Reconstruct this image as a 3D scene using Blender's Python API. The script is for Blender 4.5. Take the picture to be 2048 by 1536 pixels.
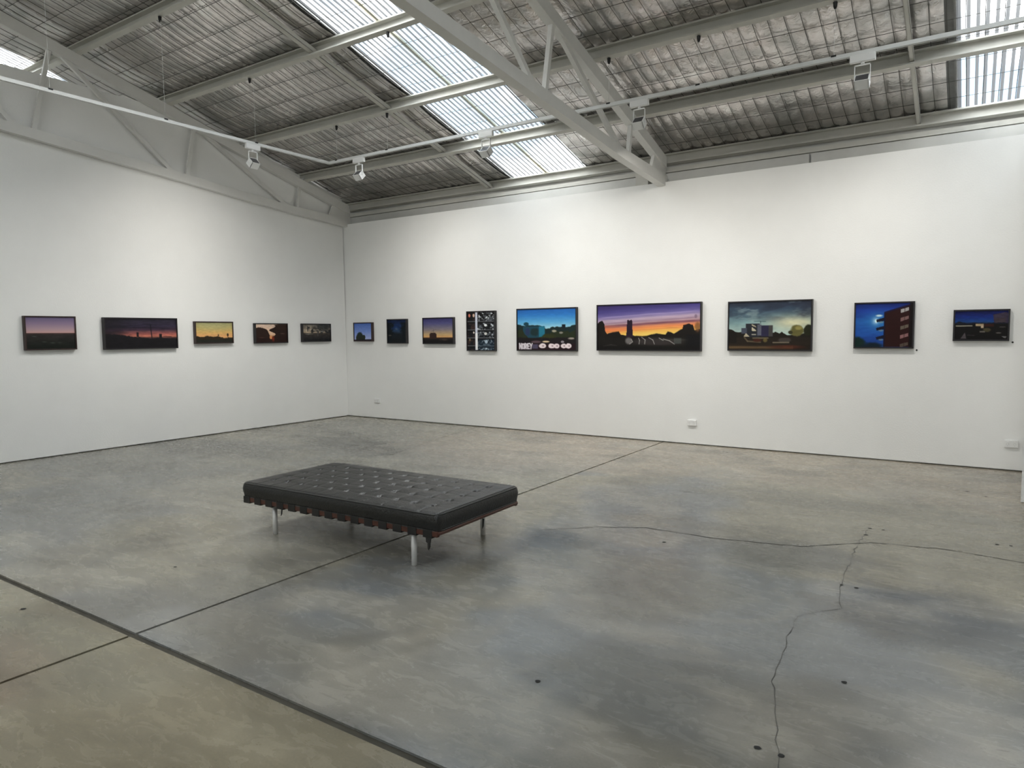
import bpy, bmesh, math, random
import numpy as np
from mathutils import Vector, Matrix
random.seed(4); RNG = np.random.RandomState(7)
for o in list(bpy.data.objects): bpy.data.objects.remove(o)
S = bpy.context.scene
C = S.collection

# ------------------------------------------------------------------ camera
CAM = (9.8966, -9.2479, 1.55)
PITCH, YAW, ROLL, FPX = -0.07327, -0.58589, -0.00856, 1386.4
def cam_axes():
    cy, sy, cp, sp = math.cos(YAW), math.sin(YAW), math.cos(PITCH), math.sin(PITCH)
    f = Vector((sy*cp, cy*cp, sp)); r = Vector((cy, -sy, 0)); u = r.cross(f)
    cr, sr = math.cos(ROLL), math.sin(ROLL)
    return cr*r + sr*u, -sr*r + cr*u, f
cr_, cu_, cf_ = cam_axes()
cam = bpy.data.cameras.new('camera'); cam.sensor_width = 36; cam.lens = FPX/2048*36
cam.clip_end = 200; cam.clip_start = .05
camo = bpy.data.objects.new('camera', cam); C.objects.link(camo)
M = Matrix((cr_, cu_, -cf_)).transposed().to_4x4(); M.translation = Vector(CAM)
camo.matrix_world = M; S.camera = camo

# ------------------------------------------------------------------ sky, exposure
S.view_settings.view_transform = 'Standard'; S.view_settings.look = 'None'
S.view_settings.gamma = 1; S.view_settings.use_curve_mapping = False
S.view_settings.exposure = 2.05
SKY = 2.0
SKYOFF = (5.5, 4.1, 9.2)                      # which part of the cloud pattern is overhead
LAMP_W = 2.8                           # watts of each track floodlight
w = bpy.data.worlds.new('sky'); S.world = w; w.use_nodes = True
nt = w.node_tree; nt.nodes.clear()
def N(t, ty, **k):
    n = t.nodes.new(ty)
    for a, b in k.items():
        if a.startswith('i_'):
            key = a[2:].replace('_', ' ')
            n.inputs[int(key) if key.isdigit() else key].default_value = b
        else: setattr(n, a, b)
    return n
tc = N(nt, 'ShaderNodeTexCoord'); nz = N(nt, 'ShaderNodeTexNoise', i_Scale=2.6, i_Detail=5.0, i_Roughness=.55)
rp = N(nt, 'ShaderNodeValToRGB'); rp.color_ramp.elements[0].position = .43; rp.color_ramp.elements[1].position = .55
rp.color_ramp.elements[0].color = (.12, .18, .25, 1); rp.color_ramp.elements[1].color = (1.9, 1.9, 1.87, 1)
bg = N(nt, 'ShaderNodeBackground', i_Strength=SKY); wo = N(nt, 'ShaderNodeOutputWorld')
mpw = N(nt, 'ShaderNodeMapping'); mpw.inputs['Location'].default_value = SKYOFF
nt.links.new(tc.outputs['Generated'], mpw.inputs[0]); nt.links.new(mpw.outputs[0], nz.inputs['Vector']); nt.links.new(nz.outputs['Fac'], rp.inputs['Fac'])
nt.links.new(rp.outputs['Color'], bg.inputs['Color']); nt.links.new(bg.outputs[0], wo.inputs[0])

# ------------------------------------------------------------------ shared dimensions
SL = .27                                # roof slope (rise per metre away from the eave)
A0 = 3.97                               # height of the rafter top line above the gallery wall face
RIDGE = -9.3
NRM = Vector((0, SL, 1)).normalized(); UPS = Vector((0, -1, SL)).normalized()
def roof(x, y, h=0.0):                  # a point h above the rafter line, at plan position x, y
    if y < RIDGE:
        p = roof(x, 2*RIDGE - y, h); return Vector((p.x, 2*RIDGE - p.y, p.z))
    return Vector((x, y, A0 - SL*y)) + NRM*h
XL, XR, YF = -6.1, 15.6, -18.9          # far ends of the building
SKYX = [(-2.56, -1.17), (3.56, 4.94), (9.66, 11.05)]   # skylight strips
# sky portals: they only tell the renderer where daylight enters
for k, (a, b) in enumerate(SKYX):
    for side in (0, 1):
        ya, yb = (.3, RIDGE) if side == 0 else (RIDGE, -18.6)  # second side: portals of the added strips on the unseen far slope
        c = (roof((a+b)/2, ya, .24) + roof((a+b)/2, yb, .24))/2
        nm = 'skylight_portal' if side == 0 else 'skylight_portal_offscreen'; L = bpy.data.lights.new(nm, 'AREA'); L.shape = 'RECTANGLE'; L.size = b-a+.1
        L.size_y = abs(ya-yb)/math.cos(math.atan(SL)); L.cycles.is_portal = True
        lo = bpy.data.objects.new(nm, L); C.objects.link(lo)
        lo.location = c; lo.rotation_euler = ((-1 if side == 0 else 1)*math.atan(SL), 0, 0)

# ------------------------------------------------------------------ materials
def lin(c):
    c = np.asarray(c, float)/255.0
    return np.where(c <= .04045, c/12.92, ((c+.055)/1.055)**2.4)
MATS = {}
def mat(name, col, rough=.5, metal=0.0, var=.08, scale=6.0, bump=0.0, bscale=40.0, spec=.5, col2=None, detail=4.0, stretch=None):
    if name in MATS: return MATS[name]
    m = bpy.data.materials.new(name); m.use_nodes = True; t = m.node_tree; b = t.nodes['Principled BSDF']
    b.inputs['Roughness'].default_value = rough; b.inputs['Metallic'].default_value = metal
    b.inputs['Specular IOR Level'].default_value = spec
    tc = N(t, 'ShaderNodeTexCoord'); n = N(t, 'ShaderNodeTexNoise', i_Scale=scale, i_Detail=detail, i_Roughness=.6)
    src = tc.outputs['Object']
    if stretch:
        mp = N(t, 'ShaderNodeMapping'); mp.inputs['Scale'].default_value = stretch
        t.links.new(src, mp.inputs['Vector']); src = mp.outputs[0]
    t.links.new(src, n.inputs['Vector'])
    r = N(t, 'ShaderNodeValToRGB'); e = r.color_ramp.elements; e[0].position = .3; e[1].position = .7
    c = np.array(col, float); d = np.array(col2, float) if col2 is not None else c*(1+var)
    if col2 is None: c = c*(1-var)
    e[0].color = (*c, 1); e[1].color = (*np.clip(d, 0, 1), 1)
    t.links.new(n.outputs['Fac'], r.inputs['Fac']); t.links.new(r.outputs[0], b.inputs['Base Color'])
    if bump:
        n2 = N(t, 'ShaderNodeTexNoise', i_Scale=bscale, i_Detail=3.0); bp = N(t, 'ShaderNodeBump', i_Strength=bump, i_Distance=.01)
        t.links.new(src, n2.inputs['Vector']); t.links.new(n2.outputs['Fac'], bp.inputs['Height']); t.links.new(bp.outputs[0], b.inputs['Normal'])
    MATS[name] = m; return m
WALL = mat('wall_paint', (.88, .88, .865), .75, var=.012, scale=3, bump=.12, bscale=60, spec=.25)
STEEL = mat('painted_steel', (.58, .57, .525), .5, var=.04, scale=5, spec=.35)
TRUSSM = mat('truss_paint', (.74, .735, .71), .5, var=.03, scale=5, spec=.35)
FASCIA = mat('fascia_paint', (.60, .60, .575), .7, var=.05, scale=4)
DARK = mat('dark_gap', (.012, .012, .011), .8)
BLACK = mat('black_plastic', (.008, .008, .008), .5)
ROOFM = mat('roof_sheet_underside', (.26, .26, .25), .55, metal=.4, var=.2)
WIREM = mat('mesh_wire', (.09, .088, .08), .55, metal=.5, var=.2)
TRACKM = mat('track_white', (.72, .73, .72), .4, var=.02)
WHITEP = mat('white_plastic', (.82, .82, .81), .35, var=.015)
CHROME = mat('steel_tube', (.74, .74, .73), .5, metal=.55, var=.04, scale=12)
LEATHER = mat('black_leather', (.006, .0062, .006), .36, var=.4, scale=14, bump=.3, bscale=70, spec=.6)
STRAPM = mat('strap_leather', (.010, .009, .008), .6, var=.3)
WOOD = mat('red_brown_wood', (.045, .013, .008), .36, col2=(.10, .03, .016), scale=9, stretch=(1.5, 14, 14))
FRAME1 = mat('frame_black_wood', (.010, .008, .010), .45, var=.3, scale=10)
FRAME2 = mat('frame_dark_brown', (.030, .013, .011), .45, var=.3, scale=10)
SEAL = mat('joint_sealant', (.055, .050, .036), .8, var=.25, scale=9)
GLASSD = mat('lamp_rear_dark', (.05, .05, .055), .3, var=.1)

def foil_mat(bs=.45, nm='foil_insulation'):
    m = bpy.data.materials.new(nm); m.use_nodes = True; t = m.node_tree; b = t.nodes['Principled BSDF']
    b.inputs['Metallic'].default_value = .92; b.inputs['Roughness'].default_value = .36
    tc = N(t, 'ShaderNodeTexCoord')
    n = N(t, 'ShaderNodeTexNoise', i_Scale=2.2, i_Detail=5.0, i_Distortion=.6)
    r = N(t, 'ShaderNodeValToRGB'); e = r.color_ramp.elements; e[0].position = .35; e[1].position = .68
    e[0].color = (.48, .475, .46, 1); e[1].color = (.80, .785, .76, 1)
    x = e.new(.6); x.color = (.72, .68, .66, 1)
    n2 = N(t, 'ShaderNodeTexNoise', i_Scale=16.0, i_Detail=4.0, i_Distortion=1.2); bp = N(t, 'ShaderNodeBump', i_Strength=bs, i_Distance=.02)
    n3 = N(t, 'ShaderNodeTexNoise', i_Scale=7.0); mr = N(t, 'ShaderNodeMapRange'); mr.inputs[3].default_value = .20; mr.inputs[4].default_value = .42
    L = t.links.new
    for q in (n, n2, n3): L(tc.outputs['Object'], q.inputs['Vector'])
    L(n.outputs['Fac'], r.inputs['Fac']); L(r.outputs[0], b.inputs['Base Color'])
    L(n2.outputs['Fac'], bp.inputs['Height']); L(bp.outputs[0], b.inputs['Normal'])
    L(n3.outputs['Fac'], mr.inputs[0]); L(mr.outputs[0], b.inputs['Roughness'])
    return m
FOIL = foil_mat(); FOIL_TAUT = foil_mat(.22, 'foil_insulation_taut')

def skylight_mat(name, tint, valley_dim):
    m = bpy.data.materials.new(name); m.use_nodes = True; t = m.node_tree; t.nodes.clear(); L = t.links.new
    out = N(t, 'ShaderNodeOutputMaterial'); mx = N(t, 'ShaderNodeMixShader'); mx.inputs[0].default_value = .055
    tr = N(t, 'ShaderNodeBsdfTransparent'); tl = N(t, 'ShaderNodeBsdfTranslucent', i_Color=(.85, .87, .88, 1))
    tc = N(t, 'ShaderNodeTexCoord'); sep = N(t, 'ShaderNodeSeparateXYZ'); L(tc.outputs['Object'], sep.inputs[0])
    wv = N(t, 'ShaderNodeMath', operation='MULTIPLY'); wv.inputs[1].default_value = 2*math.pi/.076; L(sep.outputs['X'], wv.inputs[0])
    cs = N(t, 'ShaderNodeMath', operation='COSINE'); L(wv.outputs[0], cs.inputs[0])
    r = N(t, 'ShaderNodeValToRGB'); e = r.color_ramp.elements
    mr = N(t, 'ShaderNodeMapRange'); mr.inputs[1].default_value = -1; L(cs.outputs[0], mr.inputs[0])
    e[0].position = .30; e[1].position = .42; e[0].color = (*(np.array(tint)*valley_dim), 1); e[1].color = (*tint, 1)  # valleys dimmed in the transmission colour, standing in for refraction
    n = N(t, 'ShaderNodeTexNoise', i_Scale=3.0, i_Detail=6.0); L(tc.outputs['Object'], n.inputs['Vector'])
    mr2 = N(t, 'ShaderNodeMapRange'); mr2.inputs[1].default_value = .3; mr2.inputs[2].default_value = .75; mr2.inputs[3].default_value = 1.0; mr2.inputs[4].default_value = .7
    L(n.outputs['Fac'], mr2.inputs[0])
    mu = N(t, 'ShaderNodeMixRGB', blend_type='MULTIPLY'); mu.inputs[0].default_value = 1
    L(mr.outputs[0], r.inputs['Fac']); L(r.outputs[0], mu.inputs[1]); L(mr2.outputs[0], mu.inputs[2])
    L(mu.outputs[0], tr.inputs[0]); L(tr.outputs[0], mx.inputs[1]); L(tl.outputs[0], mx.inputs[2]); L(mx.outputs[0], out.inputs[0])
    MATS[name] = m; return m
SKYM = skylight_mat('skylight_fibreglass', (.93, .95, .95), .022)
LAPM = skylight_mat('skylight_lap_grimy', (.42, .36, .22), .5)

def floor_mat():
    m = bpy.data.materials.new('polished_concrete'); m.use_nodes = True; t = m.node_tree; b = t.nodes['Principled BSDF']; L = t.links.new
    tc = N(t, 'ShaderNodeTexCoord'); at = N(t, 'ShaderNodeVertexColor'); at.layer_name = 'stain'
    mp = N(t, 'ShaderNodeMapping'); mp.inputs['Rotation'].default_value = (0, 0, .35); mp.inputs['Scale'].default_value = (1, 2.6, 1)
    L(tc.outputs['Object'], mp.inputs[0])
    n1 = N(t, 'ShaderNodeTexNoise', i_Scale=1.0, i_Detail=8.0, i_Roughness=.6, i_Distortion=.9)
    n2 = N(t, 'ShaderNodeTexNoise', i_Scale=4.2, i_Detail=9.0, i_Roughness=.66, i_Distortion=.9)
    n3 = N(t, 'ShaderNodeTexNoise', i_Scale=90.0, i_Detail=2.0)
    for q in (n1, n2): L(mp.outputs[0], q.inputs['Vector'])
    L(tc.outputs['Object'], n3.inputs['Vector'])
    def rng(n, lo, hi, a, b_):
        q = N(t, 'ShaderNodeMapRange'); q.inputs[1].default_value = lo; q.inputs[2].default_value = hi
        q.inputs[3].default_value = a; q.inputs[4].default_value = b_; L(n.outputs['Fac'], q.inputs[0]); return q
    cur = at.outputs['Color']
    for q in (rng(n1, .3, .7, .84, 1.16), rng(n2, .3, .7, .87, 1.12), rng(n3, .25, .75, .92, 1.08)):
        mu = N(t, 'ShaderNodeMixRGB', blend_type='MULTIPLY'); mu.inputs[0].default_value = 1
        L(cur, mu.inputs[1]); L(q.outputs[0], mu.inputs[2]); cur = mu.outputs[0]
    L(cur, b.inputs['Base Color'])
    rr = rng(n2, .3, .7, .18, .34); L(rr.outputs[0], b.inputs['Roughness'])
    b.inputs['Specular IOR Level'].default_value = .45
    bp = N(t, 'ShaderNodeBump', i_Strength=.05, i_Distance=.01); L(n2.outputs['Fac'], bp.inputs['Height']); L(bp.outputs[0], b.inputs['Normal'])
    return m
FLOORM = floor_mat()

def paint_mat():
    m = bpy.data.materials.new('oil_paint'); m.use_nodes = True; t = m.node_tree; b = t.nodes['Principled BSDF']; L = t.links.new
    at = N(t, 'ShaderNodeVertexColor'); at.layer_name = 'paint'; tc = N(t, 'ShaderNodeTexCoord')
    n = N(t, 'ShaderNodeTexNoise', i_Scale=60.0, i_Detail=3.0); L(tc.outputs['Object'], n.inputs['Vector'])
    bp = N(t, 'ShaderNodeBump', i_Strength=.1, i_Distance=.003); L(n.outputs['Fac'], bp.inputs['Height']); L(bp.outputs[0], b.inputs['Normal'])
    L(at.outputs['Color'], b.inputs['Base Color']); b.inputs['Roughness'].default_value = .5; b.inputs['Specular IOR Level'].default_value = .2
    return m
PAINT = paint_mat()

# ------------------------------------------------------------------ mesh helpers
def link(name, verts, faces, m, parent=None, smooth=False):
    me = bpy.data.meshes.new(name); me.from_pydata([tuple(v) for v in verts], [], [tuple(f) for f in faces])
    bm = bmesh.new(); bm.from_mesh(me); bmesh.ops.recalc_face_normals(bm, faces=bm.faces); bm.to_mesh(me); bm.free()
    me.materials.append(m)
    if smooth:
        for p in me.polygons: p.use_smooth = True
    o = bpy.data.objects.new(name, me); C.objects.link(o)
    if parent: o.parent = parent
    return o
class MB:
    def __init__(s): s.v = []; s.f = []
    def add(s, v, f):
        n = len(s.v); s.v += [Vector(q) for q in v]; s.f += [tuple(i+n for i in q) for q in f]; return s
    def box(s, a, b):
        x0, y0, z0 = a; x1, y1, z1 = b
        return s.add([(x0,y0,z0),(x1,y0,z0),(x1,y1,z0),(x0,y1,z0),(x0,y0,z1),(x1,y0,z1),(x1,y1,z1),(x0,y1,z1)],
                     [(0,3,2,1),(4,5,6,7),(0,1,5,4),(1,2,6,5),(2,3,7,6),(3,0,4,7)])
    def obox(s, o, ax, ay, az):          # oriented box: corner o and three edge vectors
        o, ax, ay, az = map(Vector, (o, ax, ay, az))
        return s.add([o, o+ax, o+ax+ay, o+ay, o+az, o+ax+az, o+ax+ay+az, o+ay+az],
                     [(0,3,2,1),(4,5,6,7),(0,1,5,4),(1,2,6,5),(2,3,7,6),(3,0,4,7)])
    def prism(s, pts, d):                # planar polygon swept by vector d
        n = len(pts); d = Vector(d); p = [Vector(q) for q in pts]
        return s.add(p + [q+d for q in p], [tuple(range(n))[::-1], tuple(range(n, 2*n))] + [(i, (i+1) % n, n+(i+1) % n, n+i) for i in range(n)])
    def tube(s, pts, r, k=8, cap=True):
        pts = [Vector(p) for p in pts]; rings = []
        for i, p in enumerate(pts):
            t = (pts[min(i+1, len(pts)-1)] - pts[max(i-1, 0)]).normalized()
            u = t.cross(Vector((0, 0, 1)));
            if u.length < 1e-3: u = t.cross(Vector((0, 1, 0)))
            u.normalize(); w_ = t.cross(u)
            rr = r[i] if isinstance(r, (list, tuple)) else r
            rings.append([p + (u*math.cos(2*math.pi*j/k) + w_*math.sin(2*math.pi*j/k))*rr for j in range(k)])
        v = [q for R_ in rings for q in R_]; f = []
        for i in range(len(pts)-1):
            for j in range(k): f.append((i*k+j, i*k+(j+1) % k, (i+1)*k+(j+1) % k, (i+1)*k+j))
        if cap: f += [tuple(range(k))[::-1], tuple(range((len(pts)-1)*k, len(pts)*k))]
        return s.add(v, f)
    def build(s, name, m, parent=None, smooth=False, origin=None):
        if origin is not None:
            o = Vector(origin); s.v = [q-o for q in s.v]
        ob = link(name, s.v, s.f, m, parent, smooth)
        if origin is not None: ob.location = origin
        return ob
def bevel(o, w=.004, seg=2):
    md = o.modifiers.new('bevel', 'BEVEL'); md.width = w; md.segments = seg; md.limit_method = 'ANGLE'; md.angle_limit = math.radians(40); return o
def tag(o, label=None, cat=None, group=None, kind=None):
    if label: o['label'] = label
    if cat: o['category'] = cat
    if group: o['group'] = group
    if kind: o['kind'] = kind
    return o
def empty(name, loc=(0, 0, 0), rz=0):
    o = bpy.data.objects.new(name, None); C.objects.link(o); o.location = loc; o.rotation_euler = (0, 0, rz); o.empty_display_size = .1; return o
def struct(o, label=None): return tag(o, label, kind='structure')
def smoothstep(a, b, x):
    t = np.clip((x-a)/(b-a), 0, 1); return t*t*(3-2*t)
def vnoise(x, y, seed=0):               # smooth value noise in 0..1
    xi, yi = np.floor(x).astype(int), np.floor(y).astype(int); xf, yf = x-xi, y-yi
    def h(a, b):
        n = (a*374761393 + b*668265263 + seed*1442695041) & 0x7fffffff
        n = ((n ^ (n >> 13))*1274126177) & 0x7fffffff
        return ((n ^ (n >> 16)) & 0xffff)/65535.0
    u, v = xf*xf*(3-2*xf), yf*yf*(3-2*yf)
    return (h(xi, yi)*(1-u)+h(xi+1, yi)*u)*(1-v) + (h(xi, yi+1)*(1-u)+h(xi+1, yi+1)*u)*v
def fbm(x, y, seed=0, o=4):
    s = 0; a = .5
    for i in range(o): s = s + a*vnoise(x*2**i, y*2**i, seed+i*17); a *= .5
    return s/(1-.5**o)

# ------------------------------------------------------------------ floor slabs
JA, JB = -7.425, 6.305
fl = MB().box((XL, YF, -.06), (XR, .4, -.010)).build('floor', SEAL); struct(fl, 'grey polished concrete slab floor with cut joints')
CAL = np.array([.82, .79, .75])
def stain(x, y, slab):
    n = fbm(x*.8, y*.8, 3); m_ = fbm(x*1.9+5, y*1.9, 11)
    if slab == 'olive': base = np.array([.37, .350, .270]); alt = np.array([.31, .285, .21])
    elif slab == 'left': base = np.array([.37, .362, .318]); alt = np.array([.315, .318, .302])
    else: base = np.array([.375, .358, .298]); alt = np.array([.295, .303, .298])
    k = smoothstep(.42, .60, n)[:, None]; c = base*(1-k) + alt*k
    def blend(mask, col):
        nonlocal c
        mk = np.clip(mask, 0, 1)[:, None]; c = c*(1-mk) + np.array(col)*mk
    def spot(cx, cy, rx, ry, s, col, rot=0.0):
        dx, dy = x-cx, y-cy; a, b = dx*math.cos(rot)+dy*math.sin(rot), -dx*math.sin(rot)+dy*math.cos(rot)
        d = np.sqrt((a/rx)**2+(b/ry)**2) + (m_-.5)*.9
        blend(s*(1-smoothstep(.55, 1.1, d)), col)
    if slab == 'left':
        warm = smoothstep(-3.6, -1.2, y + (n-.5)*2.2)*smoothstep(2.4, 4.2, x+(m_-.5)*2)
        blend(.85*warm, (.395, .36, .305))
        blend(.5*smoothstep(-6.8, -3.5, y+(n-.5)*3)*(1-warm), (.35, .345, .295))
        spot(2.4, -2.3, 1.5, .55, .75, (.20, .198, .180), -.35); spot(1.2, -3.6, 1.4, .7, .5, (.21, .212, .20), .1)
        spot(4.6, -6.3, .8, .5, .5, (.34, .325, .26)); spot(5.8, -6.6, .7, .5, .45, (.33, .32, .26))
    if slab == 'right':
        edge = -2.25 + .35*np.sin((x-7.2)*1.1) + (n-.5)*.5
        warm = smoothstep(edge-.05, edge+.18, y); blend(.85*warm, (.385, .355, .300))
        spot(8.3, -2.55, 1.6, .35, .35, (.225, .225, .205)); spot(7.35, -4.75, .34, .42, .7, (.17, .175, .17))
        spot(8.75, -4.3, .55, .4, .6, (.20, .205, .20)); spot(9.75, -4.9, .5, .55, .65, (.17, .175, .175))
        spot(8.0, -5.3, .9, .6, .4, (.28, .265, .205))
        spot(7.0, -6.6, .8, .9, .55, (.235, .242, .24))
        spot(9.1, -6.5, .9, .6, .45, (.20, .195, .165))
        blend(.55*(1-smoothstep(.05, .4, np.abs(y-JA-.3)+(m_-.5)*.3)), (.31, .295, .245))
    if slab == 'olive':
        spot(6.0, -8.1, .6, .4, .6, (.29, .225, .165)); spot(5.2, -8.4, .5, .5, .5, (.29, .22, .18))
        spot(6.1, -7.7, .8, .3, .4, (.29, .285, .225))
    mean = c.mean(0)
    blend(.55*smoothstep(.54, .72, fbm(x*1.7+3, y*2.3, 29)), mean*.74); blend(.5*smoothstep(.56, .72, fbm(x*1.3-7, y*2.0, 47)), mean*1.22)
    wx, wy = x + .5*(fbm(x*1.2, y*1.2, 61)-.5), y + .5*(fbm(x*1.2, y*1.2, 67)-.5)
    for cx, cy, r0, r1 in ((7.1, -6.4, .25, 1.15), (9.0, -6.9, .2, 1.0), (8.6, -5.2, .2, .9), (4.2, -6.0, .3, 1.3), (4.6, -8.6, .2, 1.2), (5.9, -8.9, .2, .8)):
        d = np.hypot(wx-cx, wy-cy); ring = np.sin(d*26+5*fbm(x*3, y*3, 71))
        blend(.30*smoothstep(.2, .9, ring)*smoothstep(r0, r0+.2, d)*(1-smoothstep(r1-.3, r1, d))*smoothstep(.40, .6, fbm(x*1.9, y*1.9, 83)), mean*.72)
        blend(.25*smoothstep(.2, .9, -ring)*smoothstep(r0, r0+.2, d)*(1-smoothstep(r1-.3, r1, d))*smoothstep(.45, .6, fbm(x*1.9, y*1.9, 89)), mean*1.2)
    return np.clip(mean + 1.5*(c-mean), .06, .7)*CAL
def slab(name, x0, x1, y0, y1, kind, step):
    xs = np.linspace(x0, x1, max(2, int((x1-x0)/step))); ys = np.linspace(y0, y1, max(2, int((y1-y0)/step)))
    X, Y = np.meshgrid(xs, ys); n, k = len(ys), len(xs)
    v = [(a, b, 0) for a, b in zip(X.ravel(), Y.ravel())]
    f = [(i*k+j, i*k+j+1, (i+1)*k+j+1, (i+1)*k+j) for i in range(n-1) for j in range(k-1)]
    me = bpy.data.meshes.new(name); 
    # skirt
    b0 = len(v); per = [j for j in range(k)] + [i*k+k-1 for i in range(1, n)] + [(n-1)*k+j for j in range(k-2, -1, -1)] + [i*k for i in range(n-2, 0, -1)]
    v += [(v[i][0], v[i][1], -.02) for i in per]; q = len(per)
    f += [(per[(i+1) % q], per[i], b0+i, b0+(i+1) % q) for i in range(q)]
    me.from_pydata(v, [], f); me.materials.append(FLOORM)
    col = me.color_attributes.new('stain', 'FLOAT_COLOR', 'POINT')
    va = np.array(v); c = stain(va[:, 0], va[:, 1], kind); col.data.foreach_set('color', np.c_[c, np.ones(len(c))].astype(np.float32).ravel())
    o = bpy.data.objects.new(name, me); C.objects.link(o); o.parent = fl; return o
slab('slab', XL, JB-.011, JA+.020, .38, 'left', .04)
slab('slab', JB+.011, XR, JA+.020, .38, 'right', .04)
slab('slab', XL, JB-.011, YF, JA-.020, 'olive', .05)
slab('slab', JB+.011, XR, YF, JA-.020, 'olive', .12)
def ribbon(name, pts, wd, m, z=.0012, wob=.02):
    P = []
    for (a, b) in zip(pts[:-1], pts[1:]):
        k = max(2, int(math.dist(a, b)/.06))
        P += [(a[0]+(b[0]-a[0])*i/k, a[1]+(b[1]-a[1])*i/k) for i in range(k)]
    P.append(pts[-1]); P = [(x+random.uniform(-wob, wob), y+random.uniform(-wob, wob)) for x, y in P]
    mb = MB(); v = []
    for i, (x, y) in enumerate(P):
        t = Vector((P[min(i+1, len(P)-1)][0]-P[max(i-1, 0)][0], P[min(i+1, len(P)-1)][1]-P[max(i-1, 0)][1], 0)).normalized()
        n_ = Vector((-t.y, t.x, 0)); ww = wd*random.uniform(.35, 1.2)
        v += [Vector((x, y, z))+n_*ww/2, Vector((x, y, z))-n_*ww/2]
    mb.add(v, [(2*i, 2*i+1, 2*i+3, 2*i+2) for i in range(len(P)-1)]); return mb.build(name, m, fl)
CRACKM = mat('crack_line', (.085, .08, .07), .8, var=.3)
ribbon('crack', [(7.1, -4.66), (7.45, -4.35), (7.78, -4.16), (8.30, -4.16), (8.91, -4.03), (9.34, -3.66), (9.8, -3.56), (10.23, -3.62), (10.8, -3.7)], .012, CRACKM, wob=.008)
ribbon('crack', [(9.27, -3.30), (9.25, -3.9), (9.28, -4.75), (9.33, -5.1), (9.15, -5.35), (9.17, -5.7), (9.22, -6.2), (9.33, -6.6), (9.42, -6.95), (9.40, -7.3)], .0042, CRACKM, wob=.010)
ribbon('crack', [(3.12, -.05), (3.3, -1.2), (3.75, -2.95)], .008, mat('faint_crack', (.15, .14, .12), .7), wob=.004)
for (x, y) in [(9.281, -4.703), (9.364, -4.709), (9.277, -3.262), (9.367, -3.255), (9.273, -3.471), (9.906, -1.389), (9.28, -6.684), (9.364, -6.688),
               (8.333, -6.703), (9.475, -5.983), (10.094, -3.238), (10.176, -3.228), (5.424, -7.581), (5.476, -6.705), (10.05, -1.55), (8.05, -4.45)]:
    r_ = random.uniform(.010, .016)
    mb = MB(); k = 9; mb.add([(math.cos(6.283*i/k)*r_*random.uniform(.8, 1.2), math.sin(6.283*i/k)*r_*random.uniform(.8, 1.2), 0) for i in range(k)], [tuple(range(k))])
    o = mb.build('bolt_hole', DARK, fl); o.location = (x, y, .0015)

# ------------------------------------------------------------------ walls
def wallrow(y0, y1):                     # top outline of the side wall under the sloping roof
    out = []; PL = [-.91, -2.10]                                    # notched round the purlins that pass over it
    for a, b in zip([y0, PL[1]+.006, PL[0]+.006], [PL[1]-.075, PL[0]-.075, y1]):
        ys = np.linspace(a, b, 14); seg = [(y, min(4.85, roof(0, y, .095).z)) for y in ys]
        if a != y0: seg = [(a, min(4.85, roof(0, a, -.002).z))] + seg
        if b != y1: seg = seg + [(b, min(4.85, roof(0, b, -.002).z))]
        out += seg
    return out
top = wallrow(-18.5, -.022)
pts = [(0, -18.5, .014)] + [(0, y, z) for y, z in top] + [(0, -.022, 3.0), (0, -.002, .45), (0, -.002, .014)]
wl = MB().prism(pts, (-.10, 0, 0)).build('wall_left', WALL); struct(wl, 'tall white gallery partition wall rising behind the end truss')
wb = MB().box((XL, 0, .014), (XR, .10, 3.60)).build('wall_back', WALL); struct(wb, 'long white gallery wall with the row of nine paintings')
struct(MB().box((XL, .045, 0), (XR, .09, .016)).build('baseboard_back', FASCIA)); struct(MB().box((-.09, -18.5, 0), (-.045, 0, .016)).build('baseboard_left', FASCIA))
wr = MB().prism([(10.304, -1.66, .006), (10.62, -1.66, .006), (10.62, -.0005, .006), (10.393, -.0005, .006)], (0, 0, 3.594)).build('wall_right', WALL); struct(wr, 'short white return wall beside the last socket')
struct(MB().box((XL, .34, 0), (XR, .44, 4.065)).build('wall_outer', FASCIA)); struct(MB().box((XL, YF-.1, 0), (XR, YF, 4.0)).build('wall_front', WALL))
def gable(x, t, name):
    ys = list(np.linspace(YF, .44, 41)); pts = [(x, YF, 0)] + [(x, y, roof(0, y, .16).z) for y in ys] + [(x, .44, 0)]
    return struct(MB().prism(pts, (t, 0, 0)).build(name, WALL))
gable(XL, -.1, 'wall_far_left'); gable(XR, .1, 'wall_far_right')
# eave build-up above the white wall
XG = 8.12
for a, b in ((XL, XG-.012), (XG+.012, XR)):
    o = MB().box((a, .245, 3.35), (b, .275, 3.768)).build('trim_1' if a == XL else 'trim_2', FASCIA); struct(o, 'grey fascia board above the white wall')
struct(MB().box((XL, .255, 3.783), (XR, .33, 3.842)).build('trim_3', STEEL), 'painted steel angle running under the eave purlin')
struct(MB().box((XL, .30, 3.3), (XR, .345, 3.80)).build('trim_4', FASCIA))

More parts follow.
